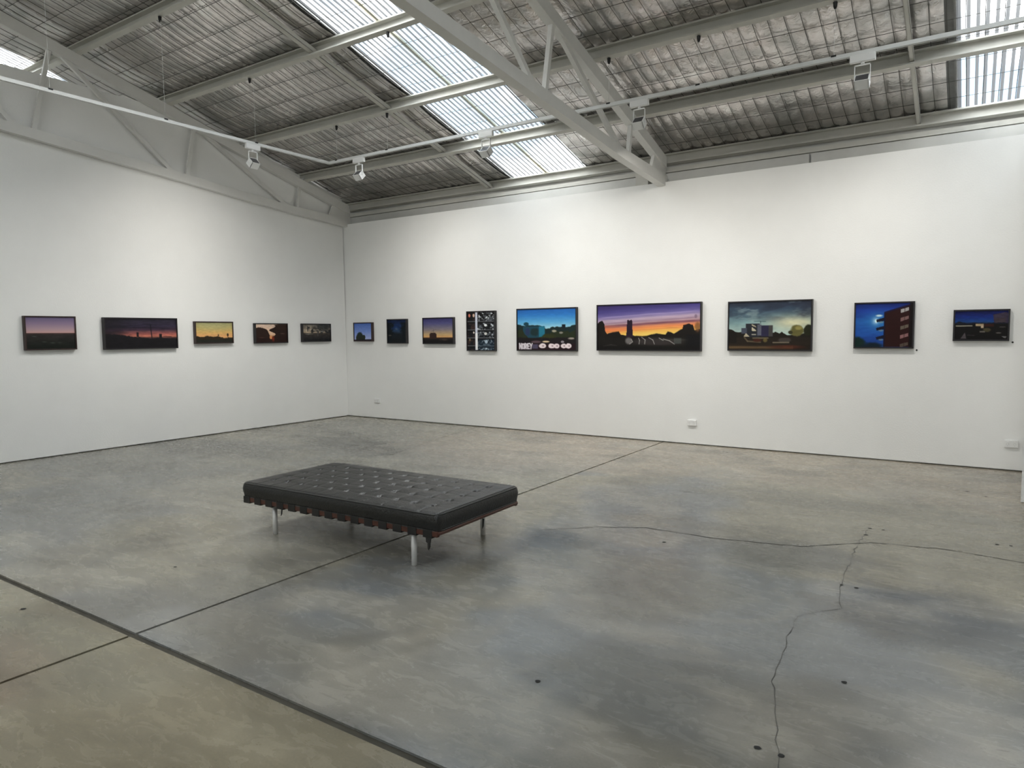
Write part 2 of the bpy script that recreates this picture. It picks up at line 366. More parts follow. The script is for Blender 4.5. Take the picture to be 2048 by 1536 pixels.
# ------------------------------------------------------------------ roof sheets, skylights, foil, wire
ceil = None
def sheet(x0, x1, y0, y1, h, m, name, parent=None, th=.01):
    p = [roof(x0, y0, h), roof(x1, y0, h), roof(x1, y1, h), roof(x0, y1, h)]; q = [v + Vector((0, 0, th)) for v in p]
    return MB().add(p+q, [(0,1,2,3),(7,6,5,4),(0,4,5,1),(1,5,6,2),(2,6,7,3),(3,7,4,0)]).build(name, m, parent)
mb = MB(); edges = [XL-.1] + [e for a in SKYX for e in (a[0]+.02, a[1]-.02)] + [XR+.1]
for i in range(0, len(edges), 2):
    for ya, yb in ((.45, RIDGE), (RIDGE, YF-.1)):
        p = [roof(edges[i], ya, .20), roof(edges[i+1], ya, .20), roof(edges[i+1], yb, .20), roof(edges[i], yb, .20)]
        q = [v + Vector((0, 0, .012)) for v in p]
        mb.add(p+q, [(0,1,2,3),(7,6,5,4),(0,4,5,1),(1,5,6,2),(2,6,7,3),(3,7,4,0)])
ceil = struct(mb.build('ceiling', ROOFM), 'sloping corrugated metal roof lined with foil insulation on wire mesh')
def corrugated(x0, x1, ya, yb, h, m, parent, name='skylight_sheet'):
    n = int((x1-x0)/.0095); xs = np.linspace(x0, x1, n); v = []; f = []
    for y in (ya, yb):
        for x in xs: v.append(roof(x, y, h + .009*math.cos(2*math.pi*x/.076)))
    f = [(i, i+1, n+i+1, n+i) for i in range(n-1)]
    return link(name, v, f, m, parent, True)
for k, (a, b) in enumerate(SKYX):
    c = (a+b)/2; root = empty('window_%d' % (k+1), roof(c, -2, .17)); struct(root, ['corrugated skylight strip beyond the left partition', 'wide corrugated skylight strip in the middle bay', 'corrugated skylight strip at the right of the roof'][k])
    objs = []
    for ya, yb in ((.42, RIDGE), (RIDGE, YF)):  # second run: unseen far-slope strips, added to let in more light
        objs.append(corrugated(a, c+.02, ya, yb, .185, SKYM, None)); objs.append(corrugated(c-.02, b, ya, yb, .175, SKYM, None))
        objs.append(corrugated(c-.035, c+.035, ya, yb, .166, LAPM, None, 'lap_joint'))
        for e in (a, b):
            objs.append(sheet(e-.012, e+.008, ya, yb, .168, ROOFM, 'edge_flashing', None, .02))
    for o in objs: o.parent = root; o.matrix_parent_inverse = root.matrix_basis.inverted()

PUR = [.30, -.91, -2.10, -3.36, -4.57, -5.79, -7.01, -8.23]       # lower edge of every purlin, plan position
def foil_h(X, Y, ripple):
    base = np.full(X.shape, .158); 
    for a, b in zip(PUR[:-1], PUR[1:]):                              # drape between purlins
        t = np.clip((Y-b)/(a-.075-b), 0, 1); base = base - np.where((Y >= b) & (Y <= a-.075), .035*np.sin(math.pi*t)**.8, 0)
    cx = np.abs(np.sin(math.pi*X/.15)); cy = np.abs(np.sin(math.pi*(Y+.02)/.335))
    n = fbm(X*2.5, Y*2.5, 5)
    if ripple: pil = .017*np.sqrt(cx)*(.8+.4*n) + .004*np.sqrt(cy)
    else: pil = .021*np.sqrt(cx)*np.sqrt(cy)*(.5+n) + .004*np.sqrt(cx)
    wr_ = (fbm(X*7, Y*9, 21, 3)-.5)*(.006 if ripple else .022)
    H = base - pil + wr_ + .024
    for a in PUR: H = np.where((Y <= a+.01) & (Y >= a-.08), np.maximum(H, .1515), H)
    return H
segs = [XL] + [e for k_, a in enumerate(SKYX) for e in (a[0]-(.085 if k_ == 2 else .022), a[1]+.022)] + [XR]
bays = PUR + [RIDGE+.05]
def foil_piece(x0, x1, ya, yb, fine):
    dx = .030 if fine else .2; dy = .045 if fine else .3
    nx, ny = max(2, int((x1-x0)/dx)), max(3, int(abs(yb-ya)/dy))
    xs, ys = np.linspace(x0, x1, nx), np.linspace(ya, yb, ny); X, Y = np.meshgrid(xs, ys)
    H = foil_h(X, Y, x1 < 5) if fine else np.full(X.shape, .14)
    if not fine: H = H + (fbm(X*2, Y*2, 9)-.5)*.03
    # edges beside skylights turn up, the foot at the eave tucks in
    v = [roof(a, b, h) for a, b, h in zip(X.ravel(), Y.ravel(), H.ravel())]
    f = [(i*nx+j, i*nx+j+1, (i+1)*nx+j+1, (i+1)*nx+j) for i in range(ny-1) for j in range(nx-1)]
    return link('foil_panel', v, f, FOIL_TAUT if x1 < 5 else FOIL, ceil, True)
for i in range(0, len(segs), 2):
    xs_ = segs[i], segs[i+1]
    for ya, yb in zip(bays[:-1], bays[1:]):
        fine = xs_[1] > 0 and xs_[0] < 10 and yb > -6
        foil_piece(xs_[0], xs_[1], ya, yb, fine)
    foil_piece(xs_[0], xs_[1], RIDGE-.05, YF, False)
# supporting wire mesh
mb = MB()
def wire(pts, r):
    v = []; f = []
    for p in pts: v += [p+Vector((0, 0, r)), p+Vector((r, 0, -r*.6)), p+Vector((-r, 0, -r*.6))]
    for i in range(len(pts)-1):
        for j in range(3): f.append((3*i+j, 3*i+(j+1) % 3, 3*i+3+(j+1) % 3, 3*i+3+j))
    mb.add(v, f)
def wirex(p, q, r):
    a = Vector((0, r, -r*.4)); b = Vector((0, -r, -r*.4)); c = Vector((0, 0, r))
    mb.add([p+a, p+b, p+c, q+a, q+b, q+c], [(0,1,4,3),(1,2,5,4),(2,0,3,5)])
def wire_h(y):
    y = np.array([y]); X = np.zeros(1); h = .158
    for a, b in zip(PUR[:-1], PUR[1:]):
        if b <= y[0] <= a-.075: h -= .035*math.sin(math.pi*(y[0]-b)/(a-.075-b))**.8
    return h - .004
ys = [.36 - .0838*i for i in range(100)]
for k in range(int(XL/.15), int(12.3/.15)):
    x = k*.15; j = random.uniform(-.004, .004)
    wire([roof(x+j+.003*math.sin(y*3+k), y, wire_h(y)) for y in ys], .0034)
y = -.02 + .335
while y > -8.2:
    for k in range(int(XL/.6), int(12.3/.6)): 
        wirex(roof(k*.6, y+.004*math.sin(k), wire_h(y)-.003), roof(k*.6+.6, y+.004*math.sin(k+1), wire_h(y)-.003), .0034)
    y -= .335
tag(mb.build('wire_mesh', WIREM, ceil), kind='stuff')

# ------------------------------------------------------------------ purlins
def cee(y, d=.15, fw=.068, t=.004, lip=.020):   # section in the roof frame: u up the slope, h off the rafter line; open side uphill
    return [(0,0),(fw,0),(fw,lip),(fw-t,lip),(fw-t,t),(t,t),(t,d-t),(fw-t,d-t),(fw-t,d-lip),(fw,d-lip),(fw,d),(0,d)]
ORD = ['eave', 'first', 'second', 'third', 'fourth', 'fifth', 'sixth', 'seventh']
HOOKS = {2: [2.18, 3.17, 6.48, 7.48, 8.75, 10.4], 3: [1.95, 4.4], 4: [2.0]}
def hook(parent, x, y):
    p = roof(x, y+.004, 0); mb = MB()
    mb.tube([p+Vector((0, -.028, .004)), p+Vector((0, -.028, -.035)), p+Vector((0, -.028, -.055))], [.020, .017, .010], 7)
    mb.build('hanger_clip', BLACK, parent)
for i, y in enumerate(PUR):
    o3 = roof(XL, y, 0); pr = [o3 + UPS*u + NRM*h for u, h in cee(y)]
    o = MB().prism(pr, (XR-XL, 0, 0)).build('purlin', STEEL)
    tag(o, 'pale painted steel purlin along the eave, just above the white wall' if i == 0 else 'pale painted steel roof purlin, %s up the slope from the eave purlin' % ORD[i], 'purlin', 'roof purlins')
    for x in HOOKS.get(i, []): hook(o, x, y)
for xb, wd, gl in ((3.17, .075, 'pale bridging channel beside the wide middle skylight, spanning %s purlins'), (9.29, .042, 'narrow bridging bar near the right-hand skylight, spanning %s purlins')):
    for i in range(len(PUR)-2):
        ya, yb = PUR[i], PUR[i+1]
        a = roof(xb-wd/2, ya-.0038, .035); b = roof(xb-wd/2, yb-.0002, .035)
        mb = MB(); mb.obox(a, (wd, 0, 0), b-a, NRM*.006); mb.obox(a, (.005, 0, 0), b-a, NRM*.055); mb.obox(a+Vector((wd-.005, 0, 0)), (.005, 0, 0), b-a, NRM*.055)
        tag(mb.build('purlin_bridging', STEEL), gl % ('the %s and %s' % (ORD[i], ORD[i+1])), 'brace', 'wide bridging channels' if xb < 5 else 'narrow bridging bars')

# ------------------------------------------------------------------ trusses
def botz(y): return 3.515 + .095*(-y) if y < -1.3 else 3.545 + (3.6385-3.545)*(-y/1.3)
def truss(x0, x1, label):
    root = empty('roof_truss', ((x0+x1)/2, 0, 3.545)); parts = []
    W = x1-x0
    def pz(pts, name, dx0=0, dx1=0): parts.append(MB().prism([(x0+dx0, y, z) for y, z in pts], (W-dx0-dx1, 0, 0)).build(name, TRUSSM))
    yr = RIDGE
    tz = lambda y: A0 - SL*y
    for sgn in (0, 1):
        mir = (lambda p: p) if sgn == 0 else (lambda p: [(2*yr-y, z) for y, z in p])
        pz(mir([(.06, tz(.06)-.002), (yr, tz(yr)-.002), (yr, tz(yr)-.150), (.06, tz(.06)-.150)]), 'top_chord', W*.06, W*.06)
        pz(mir([(.08, botz(0)), (-1.3, botz(-1.3)), (yr, botz(yr)), (yr, botz(yr)+.125), (-1.3, botz(-1.3001)+.125), (.08, botz(0)+.15)]), 'bottom_chord')
        pz(mir([(.10, 3.545), (-.30, 3.60), (-.42, 3.70), (-.30, tz(-.30)-.12), (-.05, tz(-.05)-.05), (.10, tz(.10)-.04)]), 'end_plate', W*.3, W*.3)
        for k in range(4):
            yb = -1.2 - 2.02*k; yt = -1.05 - 1.94*k
            def strut(ya, za, yb_, zb, wd, name):
                d = Vector((0, yb_-ya, zb-za)); n = Vector((0, -d.z, d.y)).normalized()*wd/2
                p = [Vector((0, ya, za))+n, Vector((0, ya, za))-n, Vector((0, yb_, zb))-n, Vector((0, yb_, zb))+n]
                pz(mir([(q.y, q.z) for q in p]), name, W*.28, W*.28)
            strut(yb+.08, botz(yb)+.10, yt, tz(yt)-.12, .050, 'vertical_strut')
            if k < 3: strut(yb-.13, botz(yb-.13)+.10, yt-1.80, tz(yt-1.80)-.12, .055, 'diagonal_strut')
    for o in parts: o.parent = root; o.matrix_parent_inverse = root.matrix_basis.inverted()
    tag(root, label, 'truss'); return root
truss(.012, .105, 'white painted steel roof truss fixed against the left partition wall')
truss(6.205, 6.315, 'white painted steel roof truss crossing between the two skylights')
truss(12.36, 12.47, 'white painted steel roof truss beyond the right-hand skylight')
# wall brackets under the eave either side of the middle truss
o = MB().box((5.83, .10, 3.56), (6.02, .26, 3.79)).build('eave_bracket', STEEL); tag(o, 'small steel box bracket below the eave purlin left of the middle truss', 'bracket')

# ------------------------------------------------------------------ lighting track and lamps
TZ, TX, TY = 4.02, 2.015, -2.13
def track(name, a, b, label, clips, hangs):
    a, b = Vector(a), Vector(b); d = (b-a); L_ = d.length; t = d.normalized(); n = Vector((-t.y, t.x, 0))
    root = empty(name, a); tag(root, label, 'track', 'lighting track runs'); parts = []
    mb = MB(); w_ = .019
    prof = [(-w_, 0), (-w_*.45, 0), (-w_*.45, .012), (w_*.45, .012), (w_*.45, 0), (w_, 0), (w_, .036), (-w_, .036)]
    mb.prism([a + n*u + Vector((0, 0, h)) for u, h in prof], d); parts.append(mb.build('track_bar', TRACKM))
    for s_, (hy, hz) in zip(clips, hangs):
        p = a + t*s_
        mb = MB().obox(p - t*.022 - n*.021 + Vector((0, 0, .026)), t*.044, n*.042, (0, 0, .016)); parts.append(mb.build('track_clip', BLACK))
        q = p + Vector((0, 0, .04)); parts.append(MB().tube([q, Vector((hy[0], hy[1], hz))], .0014, 4).build('suspension_wire', TRACKM))
    for o in parts: o.parent = root; o.matrix_parent_inverse = root.matrix_basis.inverted()
    return root
zz = lambda y: roof(0, y).z - .05
hx = [2.18, 3.17, 6.48, 7.48, 8.75, 10.4]
track('lighting_track', (TX-.019, TY, TZ), (12.3, TY, TZ), 'white lighting track running along the long wall under the second purlin', [x-TX+.019 for x in hx], [((x, -2.12), zz(-2.12)) for x in hx])
hy = [-3.37, -4.59, -5.8]
track('lighting_track', (TX, TY-.019, TZ), (TX, -9.0, TZ), 'white lighting track running toward the viewer parallel to the left wall', [TY-.019-y for y in hy], [((TX, y-.005), zz(y-.005)) for y in hy])
def lamp(px, py, rz, tilt, label):
    root = empty('track_floodlight', (px, py, TZ), rz)          # local +Y is the direction the lamp faces
    def part(mb, name, m, b=0):
        o = mb.build(name, m, root)
        if b: bevel(o, b)
        return o
    part(MB().box((-.105, -.021, -.062), (.105, .021, .004)), 'adapter_box', WHITEP, .004)
    part(MB().tube([(0, 0, -.06), (0, 0, -.085)], .016, 10), 'swivel', WHITEP)
    mb = MB().box((-.066, -.009, -.092), (.066, .009, -.084)); mb.box((-.066, -.009, -.235), (-.061, .009, -.084)); mb.box((.061, -.009, -.235), (.066, .009, -.084))
    part(mb, 'yoke', WHITEP)
    hd = bpy.data.objects.new('lamp_head', None)
    # open-backed square head: four walls, dark rear plate, pale front glass
    Rm = Matrix.Translation((0, 0, -.238)) @ Matrix.Rotation(tilt, 4, 'X')
    def tr(mb): mb.v = [Rm @ q for q in mb.v]; return mb
    w_, h_, d_ = .060, .055, .045
    mb = MB(); t_ = .007
    mb.box((-w_, -d_, h_-t_), (w_, d_, h_)); mb.box((-w_, -d_, -h_), (w_, d_, -h_+t_)); mb.box((-w_, -d_, -h_), (-w_+t_, d_, h_)); mb.box((w_-t_, -d_, -h_), (w_, d_, h_))
    head = part(tr(mb), 'lamp_housing', WHITEP)
    o = tr(MB().box((-w_+.004, -d_+.002, -h_+.004), (w_-.004, -d_+.008, h_-.004))).build('rear_plate', GLASSD, root)
    o = tr(MB().box((-w_+.004, d_-.012, -h_+.004), (w_-.004, d_-.006, h_-.004))).build('front_glass', WHITEP, root)
    L = bpy.data.lights.new('flood_beam', 'AREA'); L.shape = 'RECTANGLE'; L.size = .10; L.size_y = .09; L.energy = LAMP_W; L.color = (1, .96, .89); L.spread = math.radians(112)
    lo = bpy.data.objects.new('flood_beam', L); C.objects.link(lo); lo.parent = root
    lo.matrix_local = Rm @ Matrix.Translation((0, d_+.004, 0)) @ Matrix.Rotation(math.radians(90), 4, 'X')
    tag(root, label, 'lamp', 'track floodlights')
lamp(TX, -3.42, math.radians(90), math.radians(-46), 'white track floodlight hanging on the run beside the left wall')
lamp(2.62, TY, 0, math.radians(-46), 'white track floodlight nearest the corner of the track')
lamp(4.82, TY, 0, math.radians(-46), 'white track floodlight hanging in front of the wide middle skylight')
lamp(6.84, TY, 0, math.radians(-46), 'white track floodlight just right of the middle truss')
lamp(8.99, TY, 0, math.radians(-46), 'white track floodlight beside the narrow bridging bars')


# ------------------------------------------------------------------ daybed
def rounded_box(x0, x1, y0, y1, z0, z1, r, nx, ny, nz, top=None):
    def face(fn, a, b): 
        A, B = np.meshgrid(np.linspace(0, 1, a+1), np.linspace(0, 1, b+1)); p = fn(A, B); k = a+1
        f = [(i*k+j, i*k+j+1, (i+1)*k+j+1, (i+1)*k+j) for i in range(b) for j in range(a)]
        return np.stack([np.broadcast_to(q, A.shape).ravel() for q in p], 1), f
    dx, dy, dz = x1-x0, y1-y0, z1-z0
    V = []; F = []; n = 0
    for fn, a, b in [(lambda A, B: (x0+dx*A, y0+dy*B, z1+0*A), nx, ny), (lambda A, B: (x0+dx*A, y0+dy*B, z0+0*A), nx, ny),
                     (lambda A, B: (x0+dx*A, y0+0*A, z0+dz*B), nx, nz), (lambda A, B: (x0+dx*A, y1+0*A, z0+dz*B), nx, nz),
                     (lambda A, B: (x0+0*A, y0+dy*A, z0+dz*B), ny, nz), (lambda A, B: (x1+0*A, y0+dy*A, z0+dz*B), ny, nz)]:
        p, f = face(fn, a, b); V.append(p); F += [tuple(i+n for i in q) for q in f]; n += len(p)
    V = np.concatenate(V); lo = np.array([x0+r, y0+r, z0+r]); hi = np.array([x1-r, y1-r, z1-r])
    c = np.clip(V, lo, hi); d = V-c; L_ = np.linalg.norm(d, axis=1, keepdims=True); P = c + d/np.maximum(L_, 1e-9)*np.minimum(r, L_*10)
    if top is not None: P = top(P, V)
    me = bpy.data.meshes.new('m'); me.from_pydata(P.tolist(), [], F)
    bm = bmesh.new(); bm.from_mesh(me); bmesh.ops.remove_doubles(bm, verts=bm.verts, dist=1e-5); bmesh.ops.recalc_face_normals(bm, faces=bm.faces); bm.to_mesh(me); bm.free()
    for q in me.polygons: q.use_smooth = True
    return me
bed = empty('daybed', (6.105, -5.425, 0), math.radians(1.2))
tag(bed, 'low black tufted leather daybed bench on steel legs', 'daybed')
BL, BW = .975, .485
NU, NV = 12, 6
def tuft(P, V):
    u = (P[:, 0]+BL)/(2*BL)*NU; v = (P[:, 1]+BW)/(2*BW)*NV
    m = smoothstep(.385, .40, P[:, 2])*(V[:, 2] > .399)
    su = np.abs(u-np.round(u)); sv = np.abs(v-np.round(v))
    inner = smoothstep(.15, .7, u)*smoothstep(.15, .7, NU-u)*smoothstep(.15, .7, v)*smoothstep(.15, .7, NV-v)
    nz_ = fbm(P[:, 0]*9, P[:, 1]*11, 31)
    seam = np.exp(-(su/.05)**2)*.55 + np.exp(-(sv/.07)**2)*.55
    but = np.exp(-((su/.13)**2+(sv/.15)**2))
    crown = .012*np.sin(math.pi*np.clip(u/NU, 0, 1))**.5*np.sin(math.pi*np.clip(v/NV, 0, 1))**.5
    edge_seam = .004*np.exp(-(su/.05)**2)*(1-inner)
    P = P.copy(); P[:, 2] += m*(crown - inner*(.006*seam*(.5+nz_) + .013*but) + (nz_-.5)*.010*inner - edge_seam)
    side = (1-m)*.008*np.exp(-((P[:, 2]-.345)/.035)**2)
    nrm = np.stack([np.sign(V[:, 0])*(np.abs(V[:, 0]) > BL-1e-4), np.sign(V[:, 1])*(np.abs(V[:, 1]) > BW-1e-4)], 1)
    P[:, :2] += nrm*side[:, None]; return P
me = rounded_box(-BL, BL, -BW, BW, .272, .40, .022, 168, 84, 10, tuft); me.materials.append(LEATHER)
mt = bpy.data.objects.new('mattress', me); C.objects.link(mt); mt.parent = bed
def loop(z, ins, r):
    c = .05; pts = []
    for (sx, sy, a0) in ((1, -1, -90), (1, 1, 0), (-1, 1, 90), (-1, -1, 180)):
        for k in range(6):
            a = math.radians(a0 + 18*k); pts.append((sx*(BL-ins-c)+c*math.cos(a), sy*(BW-ins-c)+c*math.sin(a), z))
    pts.append(pts[0]); return MB().tube(pts, r, 6, False)
PIPE = mat('piping_highlight', (.03, .031, .03), .3, var=.2)  # paler than the leather: the top edge's highlight put into its colour
loop(.391, -.001, .0058).build('piping', PIPE, mt, True); loop(.284, .002, .005).build('piping', LEATHER, mt, True)
bmesh_btn = MB(); k = 8
for (rr, zz_) in ((.011, 0), (.0095, .004), (.005, .006)): bmesh_btn.v += [Vector((rr*math.cos(6.283*j/k), rr*math.sin(6.283*j/k), zz_)) for j in range(k)]
for i in range(2):
    for j in range(k): bmesh_btn.f.append((i*k+j, i*k+(j+1) % k, (i+1)*k+(j+1) % k, (i+1)*k+j))
bmesh_btn.f.append(tuple(range(2*k, 3*k)))
b0 = bmesh_btn.build('button', mat('button_leather', (.006, .006, .006), .6, var=.3, spec=.35), mt, True); first = True
def topz(x, y): return .40 + .012*math.sin(math.pi*(x+BL)/(2*BL))**.5*math.sin(math.pi*(y+BW)/(2*BW))**.5 - .0185
for i in range(1, NU):
    for j in range(1, NV):
        x, y = -BL+2*BL*i/NU, -BW+2*BW*j/NV
        o = b0 if first else b0.copy()
        if not first: C.objects.link(o)
        first = False; o.location = (x, y, topz(x, y))
# frame rails, straps, legs
for sy in (-1, 1):
    o = MB().box((-BL+.005, sy*(BW-.012)-.014, .246), (BL-.005, sy*(BW-.012)+.014, .286)).build('long_rail', WOOD, bed); bevel(o, .006, 3)
for sx in (-1, 1):
    o = MB().box((sx*(BL-.010)-.014, -BW+.002, .256), (sx*(BL-.010)+.014, BW-.002, .280)).build('end_rail', WOOD, bed); bevel(o, .009, 3)
NS = 15
for i in range(NS):
    x = -BL+.045 + (2*BL-.13)*i/(NS-1); hw = .038
    mb = MB(); yo = BW+.005; t_ = .004
    mb.box((x-hw, -yo, .240), (x+hw, -yo+t_, .290)); mb.box((x-hw, yo-t_, .240), (x+hw, yo, .290))
    mb.box((x-hw, -yo, .236), (x+hw, -yo+.05, .243)); mb.box((x-hw, yo-.05, .236), (x+hw, yo, .243)); mb.box((x-hw, -yo, .2835), (x+hw, yo, .2875))
    bevel(mb.build('leather_strap', STRAPM, bed), .003, 2)
for x, y, L_, wd in ((-.52, -BW-.002, .055, .012), (.905, -BW-.004, .085, .026), (.955, .05, .07, .014), (.88, -BW+.02, .05, .05)):
    mb = MB().prism([(x-wd/2, y, .245), (x+wd/2, y, .245), (x+wd*.42, y-.006, .245-L_*.75), (x+wd*.1, y-.012, .245-L_), (x-wd*.3, y-.008, .245-L_*.9)], (0, .005, 0)); mb.build('strap_tail', STRAPM, bed)
for sx in (-1, 1):
    for sy in (-1, 1):
        x, y = sx*.705, sy*.405
        mb = MB().tube([(x, y, 0), (x, y, .002), (x, y, .25)], [.0175, .0195, .0195], 20); o = mb.build('leg', CHROME, bed, True)
        for p in o.data.polygons: p.use_smooth = len(p.vertices) == 4
        MB().box((x-.045, y-.045, .238), (x+.045, y+.045, .248)).build('leg_plate', STRAPM, bed)
    MB().box((sx*.705-.02, -BW+.01, .246), (sx*.705+.02, BW-.01, .272)).build('cross_rail', WOOD, bed)

# ------------------------------------------------------------------ power outlets, pins
for (x, z, lb) in ((.775, .33, 'white power socket low on the wall near the corner'), (6.727, .301, 'white power socket low on the wall under the sunset road painting'), (10.286, .30, 'white power socket low on the wall beside the short return wall')):
    root = empty('power_socket', (x, 0, z)); tag(root, lb, 'socket', 'wall sockets')
    bevel(MB().box((-.062, -.030, -.040), (.062, .002, .040)).build('cover_plate', WHITEP, root), .005)
    for s in (-1, 1):
        bevel(MB().box((s*.032-.010, -.034, .010), (s*.032+.010, -.028, .026)).build('switch', WHITEP, root), .002)
        for a, dx, dz in ((.5, -.010, -.004), (-.5, .010, -.004), (0, 0, -.018)):
            o = MB().box((-.0018, -.0306, -.006), (.0018, -.0296, .006)).build('slot', FASCIA, root); o.location = (s*.032+dx, 0, dz); o.rotation_euler = (0, a, 0)
for x, z, lb in ((9.365, 1.315, 'tiny black pin in the wall beside the moonlit red building painting'), (10.26, 1.405, 'tiny black pin in the wall beside the dark blue dusk painting')):
    tag(MB().tube([(x, .002, z), (x, -.008, z), (x, -.012, z)], [.009, .010, .004], 8).build('wall_pin', BLACK), lb, 'pin')

# ------------------------------------------------------------------ paintings
class Art:
    def __init__(s, nx, ny):
        s.nx, s.ny = nx, ny; s.U, s.V = np.meshgrid(np.linspace(0, 1, nx), np.linspace(0, 1, ny)); s.asp = nx/ny
        s.c = np.zeros((ny, nx, 3)); s.e = 1.2/ny
    def put(s, a, col):
        a = np.clip(a, 0, 1)[..., None]; s.c = s.c*(1-a) + np.array(col, float)*a
    def grad(s, stops, v=None):
        v = s.V if v is None else v; ps = [p for p, _ in stops]
        for ch in range(3): s.c[..., ch] = np.interp(v, ps, [q[ch] for _, q in stops])
    def rect(s, a, b, c, d, col, k=1.0):
        e = s.e; s.put(k*np.clip((s.U-a)/e*s.asp+.5, 0, 1)*np.clip((c-s.U)/e*s.asp+.5, 0, 1)*np.clip((s.V-b)/e+.5, 0, 1)*np.clip((d-s.V)/e+.5, 0, 1), col)
    def ell(s, x, y, rx, ry, col, soft=.25, k=1.0, rough=0, seed=0):
        d = np.sqrt(((s.U-x)/rx)**2+((s.V-y)/ry)**2)
        if rough: d = d + rough*(fbm(s.U*14*s.asp, s.V*14, seed)-.5)
        s.put(k*(1-smoothstep(1-soft, 1+soft*.3, d)), col)
    def below(s, pts, col, rough=.0, k=1.0, seed=1, fr=14):
        y = np.interp(s.U, [p[0] for p in pts], [p[1] for p in pts])
        if rough: y = y + rough*(fbm(s.U*fr*s.asp, s.V*2, seed)-.5)
        s.put(k*np.clip((s.V-y)/s.e+.5, 0, 1), col)
    def line(s, p, q, w, col, k=1.0):
        ax, ay = p[0]*s.asp, p[1]; bx, by = q[0]*s.asp, q[1]; X, Y = s.U*s.asp, s.V
        t = np.clip(((X-ax)*(bx-ax)+(Y-ay)*(by-ay))/((bx-ax)**2+(by-ay)**2+1e-9), 0, 1)
        d = np.hypot(X-ax-t*(bx-ax), Y-ay-t*(by-ay)); s.put(k*np.clip((w/2-d)/s.e+.5, 0, 1), col)
    def path(s, pts, w, col, k=1.0):
        for a, b in zip(pts[:-1], pts[1:]): s.line(a, b, w, col, k)
    def poly(s, pts, col, k=1.0):
        ins = np.zeros(s.U.shape, bool); n = len(pts)
        for i in range(n):
            (x0, y0), (x1, y1) = pts[i], pts[(i+1) % n]
            c = ((y0 > s.V) != (y1 > s.V)); ins ^= c & (s.U < (x1-x0)*(s.V-y0)/((y1-y0) if y1 != y0 else 1e-9)+x0)
        s.put(k*ins.astype(float), col)
    def grain(s, amt, fx=8, fy=30, seed=3, mask=None):
        n = (fbm(s.U*fx*s.asp, s.V*fy, seed)-.5)*2*amt
        if mask is not None: n = n*mask
        s.c = s.c*(1+n[..., None])
    def streak(s, y, th, col, k=.6, slope=0.0, seed=0, x0=0, x1=1):
        yy = y + slope*s.U + .02*(fbm(s.U*4, s.V*0, seed)-.5)
        s.put(k*np.exp(-((s.V-yy)/th)**2)*smoothstep(x0-.02, x0+.1, s.U)*(1-smoothstep(x1-.1, x1+.02, s.U))*(.5+fbm(s.U*5, s.V*6, seed+3)), col)
LX = (0, 0)
def p1(a):
    a.grad([(0, (98, 88, 118)), (.2, (134, 116, 140)), (.38, (168, 142, 150)), (.49, (190, 150, 146)), (.5, (80, 56, 54)), (.56, (44, 40, 38)), (1, (16, 22, 18))]); a.grain(.25, 6, 16, 4, (a.V > .52)*1.0)
    for x, y, w_ in ((.1, .60, .12), (.37, .63, .04), (.3, .76, .12), (.45, .79, .14), (.62, .78, .1)): a.streak(y, .015, (92, 104, 98), .8, .05, 5, x, x+w_)
def p2(a):
    a.grad([(0, (36, 33, 44)), (.25, (44, 38, 56)), (.38, (66, 48, 60)), (.52, (150, 84, 78)), (.6, (178, 106, 86)), (.66, (60, 40, 40)), (.7, (22, 22, 26)), (1, (24, 28, 36))])
    a.put((1-smoothstep(.05, .42, a.U))*.85*(a.V < .7), (30, 27, 33)); a.streak(.28, .03, (22, 20, 32), .6, .05, 2); a.streak(.40, .025, (52, 36, 54), .7, -.05, 8)
    a.below([(0, .52), (.15, .52), (.25, .56), (.4, .62), (.6, .68), (.75, .66), (1, .70)], (20, 18, 22), .06)
    a.line((.62, .2), (.635, .68), .035, (24, 18, 26)); a.path([(.2, .26), (.62, .19), (.7, .22)], .012, (26, 24, 36)); a.rect(.42, .46, .45, .62, (26, 20, 26))
    a.rect(.74, .52, .78, .68, (22, 18, 22)); a.line((.8, .60), (.92, .62), .02, (40, 24, 26)); a.grain(.25, 6, 26, 9)
def p3(a):
    a.grad([(0, (150, 148, 108)), (.25, (176, 162, 104)), (.5, (206, 168, 102)), (.66, (214, 160, 104)), (1, (214, 160, 104))])
    a.ell(.5, .2, .5, .25, (172, 170, 124), .9, .4)
    a.below([(0, .68), (.12, .72), (.3, .66), (.4, .70), (.6, .70), (.7, .76), (.85, .77), (1, .75)], (44, 34, 22), .08)
    a.ell(.6, .64, .02, .06, (60, 46, 26)); a.ell(.865, .62, .03, .085, (42, 32, 20)); a.rect(.86, .62, .872, .8, (42, 32, 20))
    a.below([(0, .84), (1, .84)], (34, 36, 30), .05); a.grain(.1)
def p4(a):
    a.grad([(0, (216, 190, 172)), (.5, (214, 178, 150)), (1, (190, 140, 100))])
    a.below([(0, .2), (.1, .16), (.25, .22), (.35, .30), (.44, .62), (.47, .95), (1, .95)], (42, 26, 20), .08)
    a.put(1.0*((a.U > .52+.10*np.sin(a.V*14)) & (a.V > .03+.35*(.62-a.U).clip(0, 1))), (38, 22, 18)); a.ell(.9, .1, .3, .25, (46, 30, 22), .4, .8)
    a.below([(0, .72), (.4, .78), (.5, .66), (.6, .72), (1, .6)], (36, 18, 16), .05); a.ell(.47, .72, .05, .12, (222, 150, 96), .4); a.ell(.54, .80, .05, .2, (140, 46, 24), .8, .8)
    a.streak(.52, .02, (110, 84, 76), .8, 0, 2, .75, .95); a.streak(.74, .02, (100, 66, 58), .7, 0, 4, .05, .3); a.grain(.12)
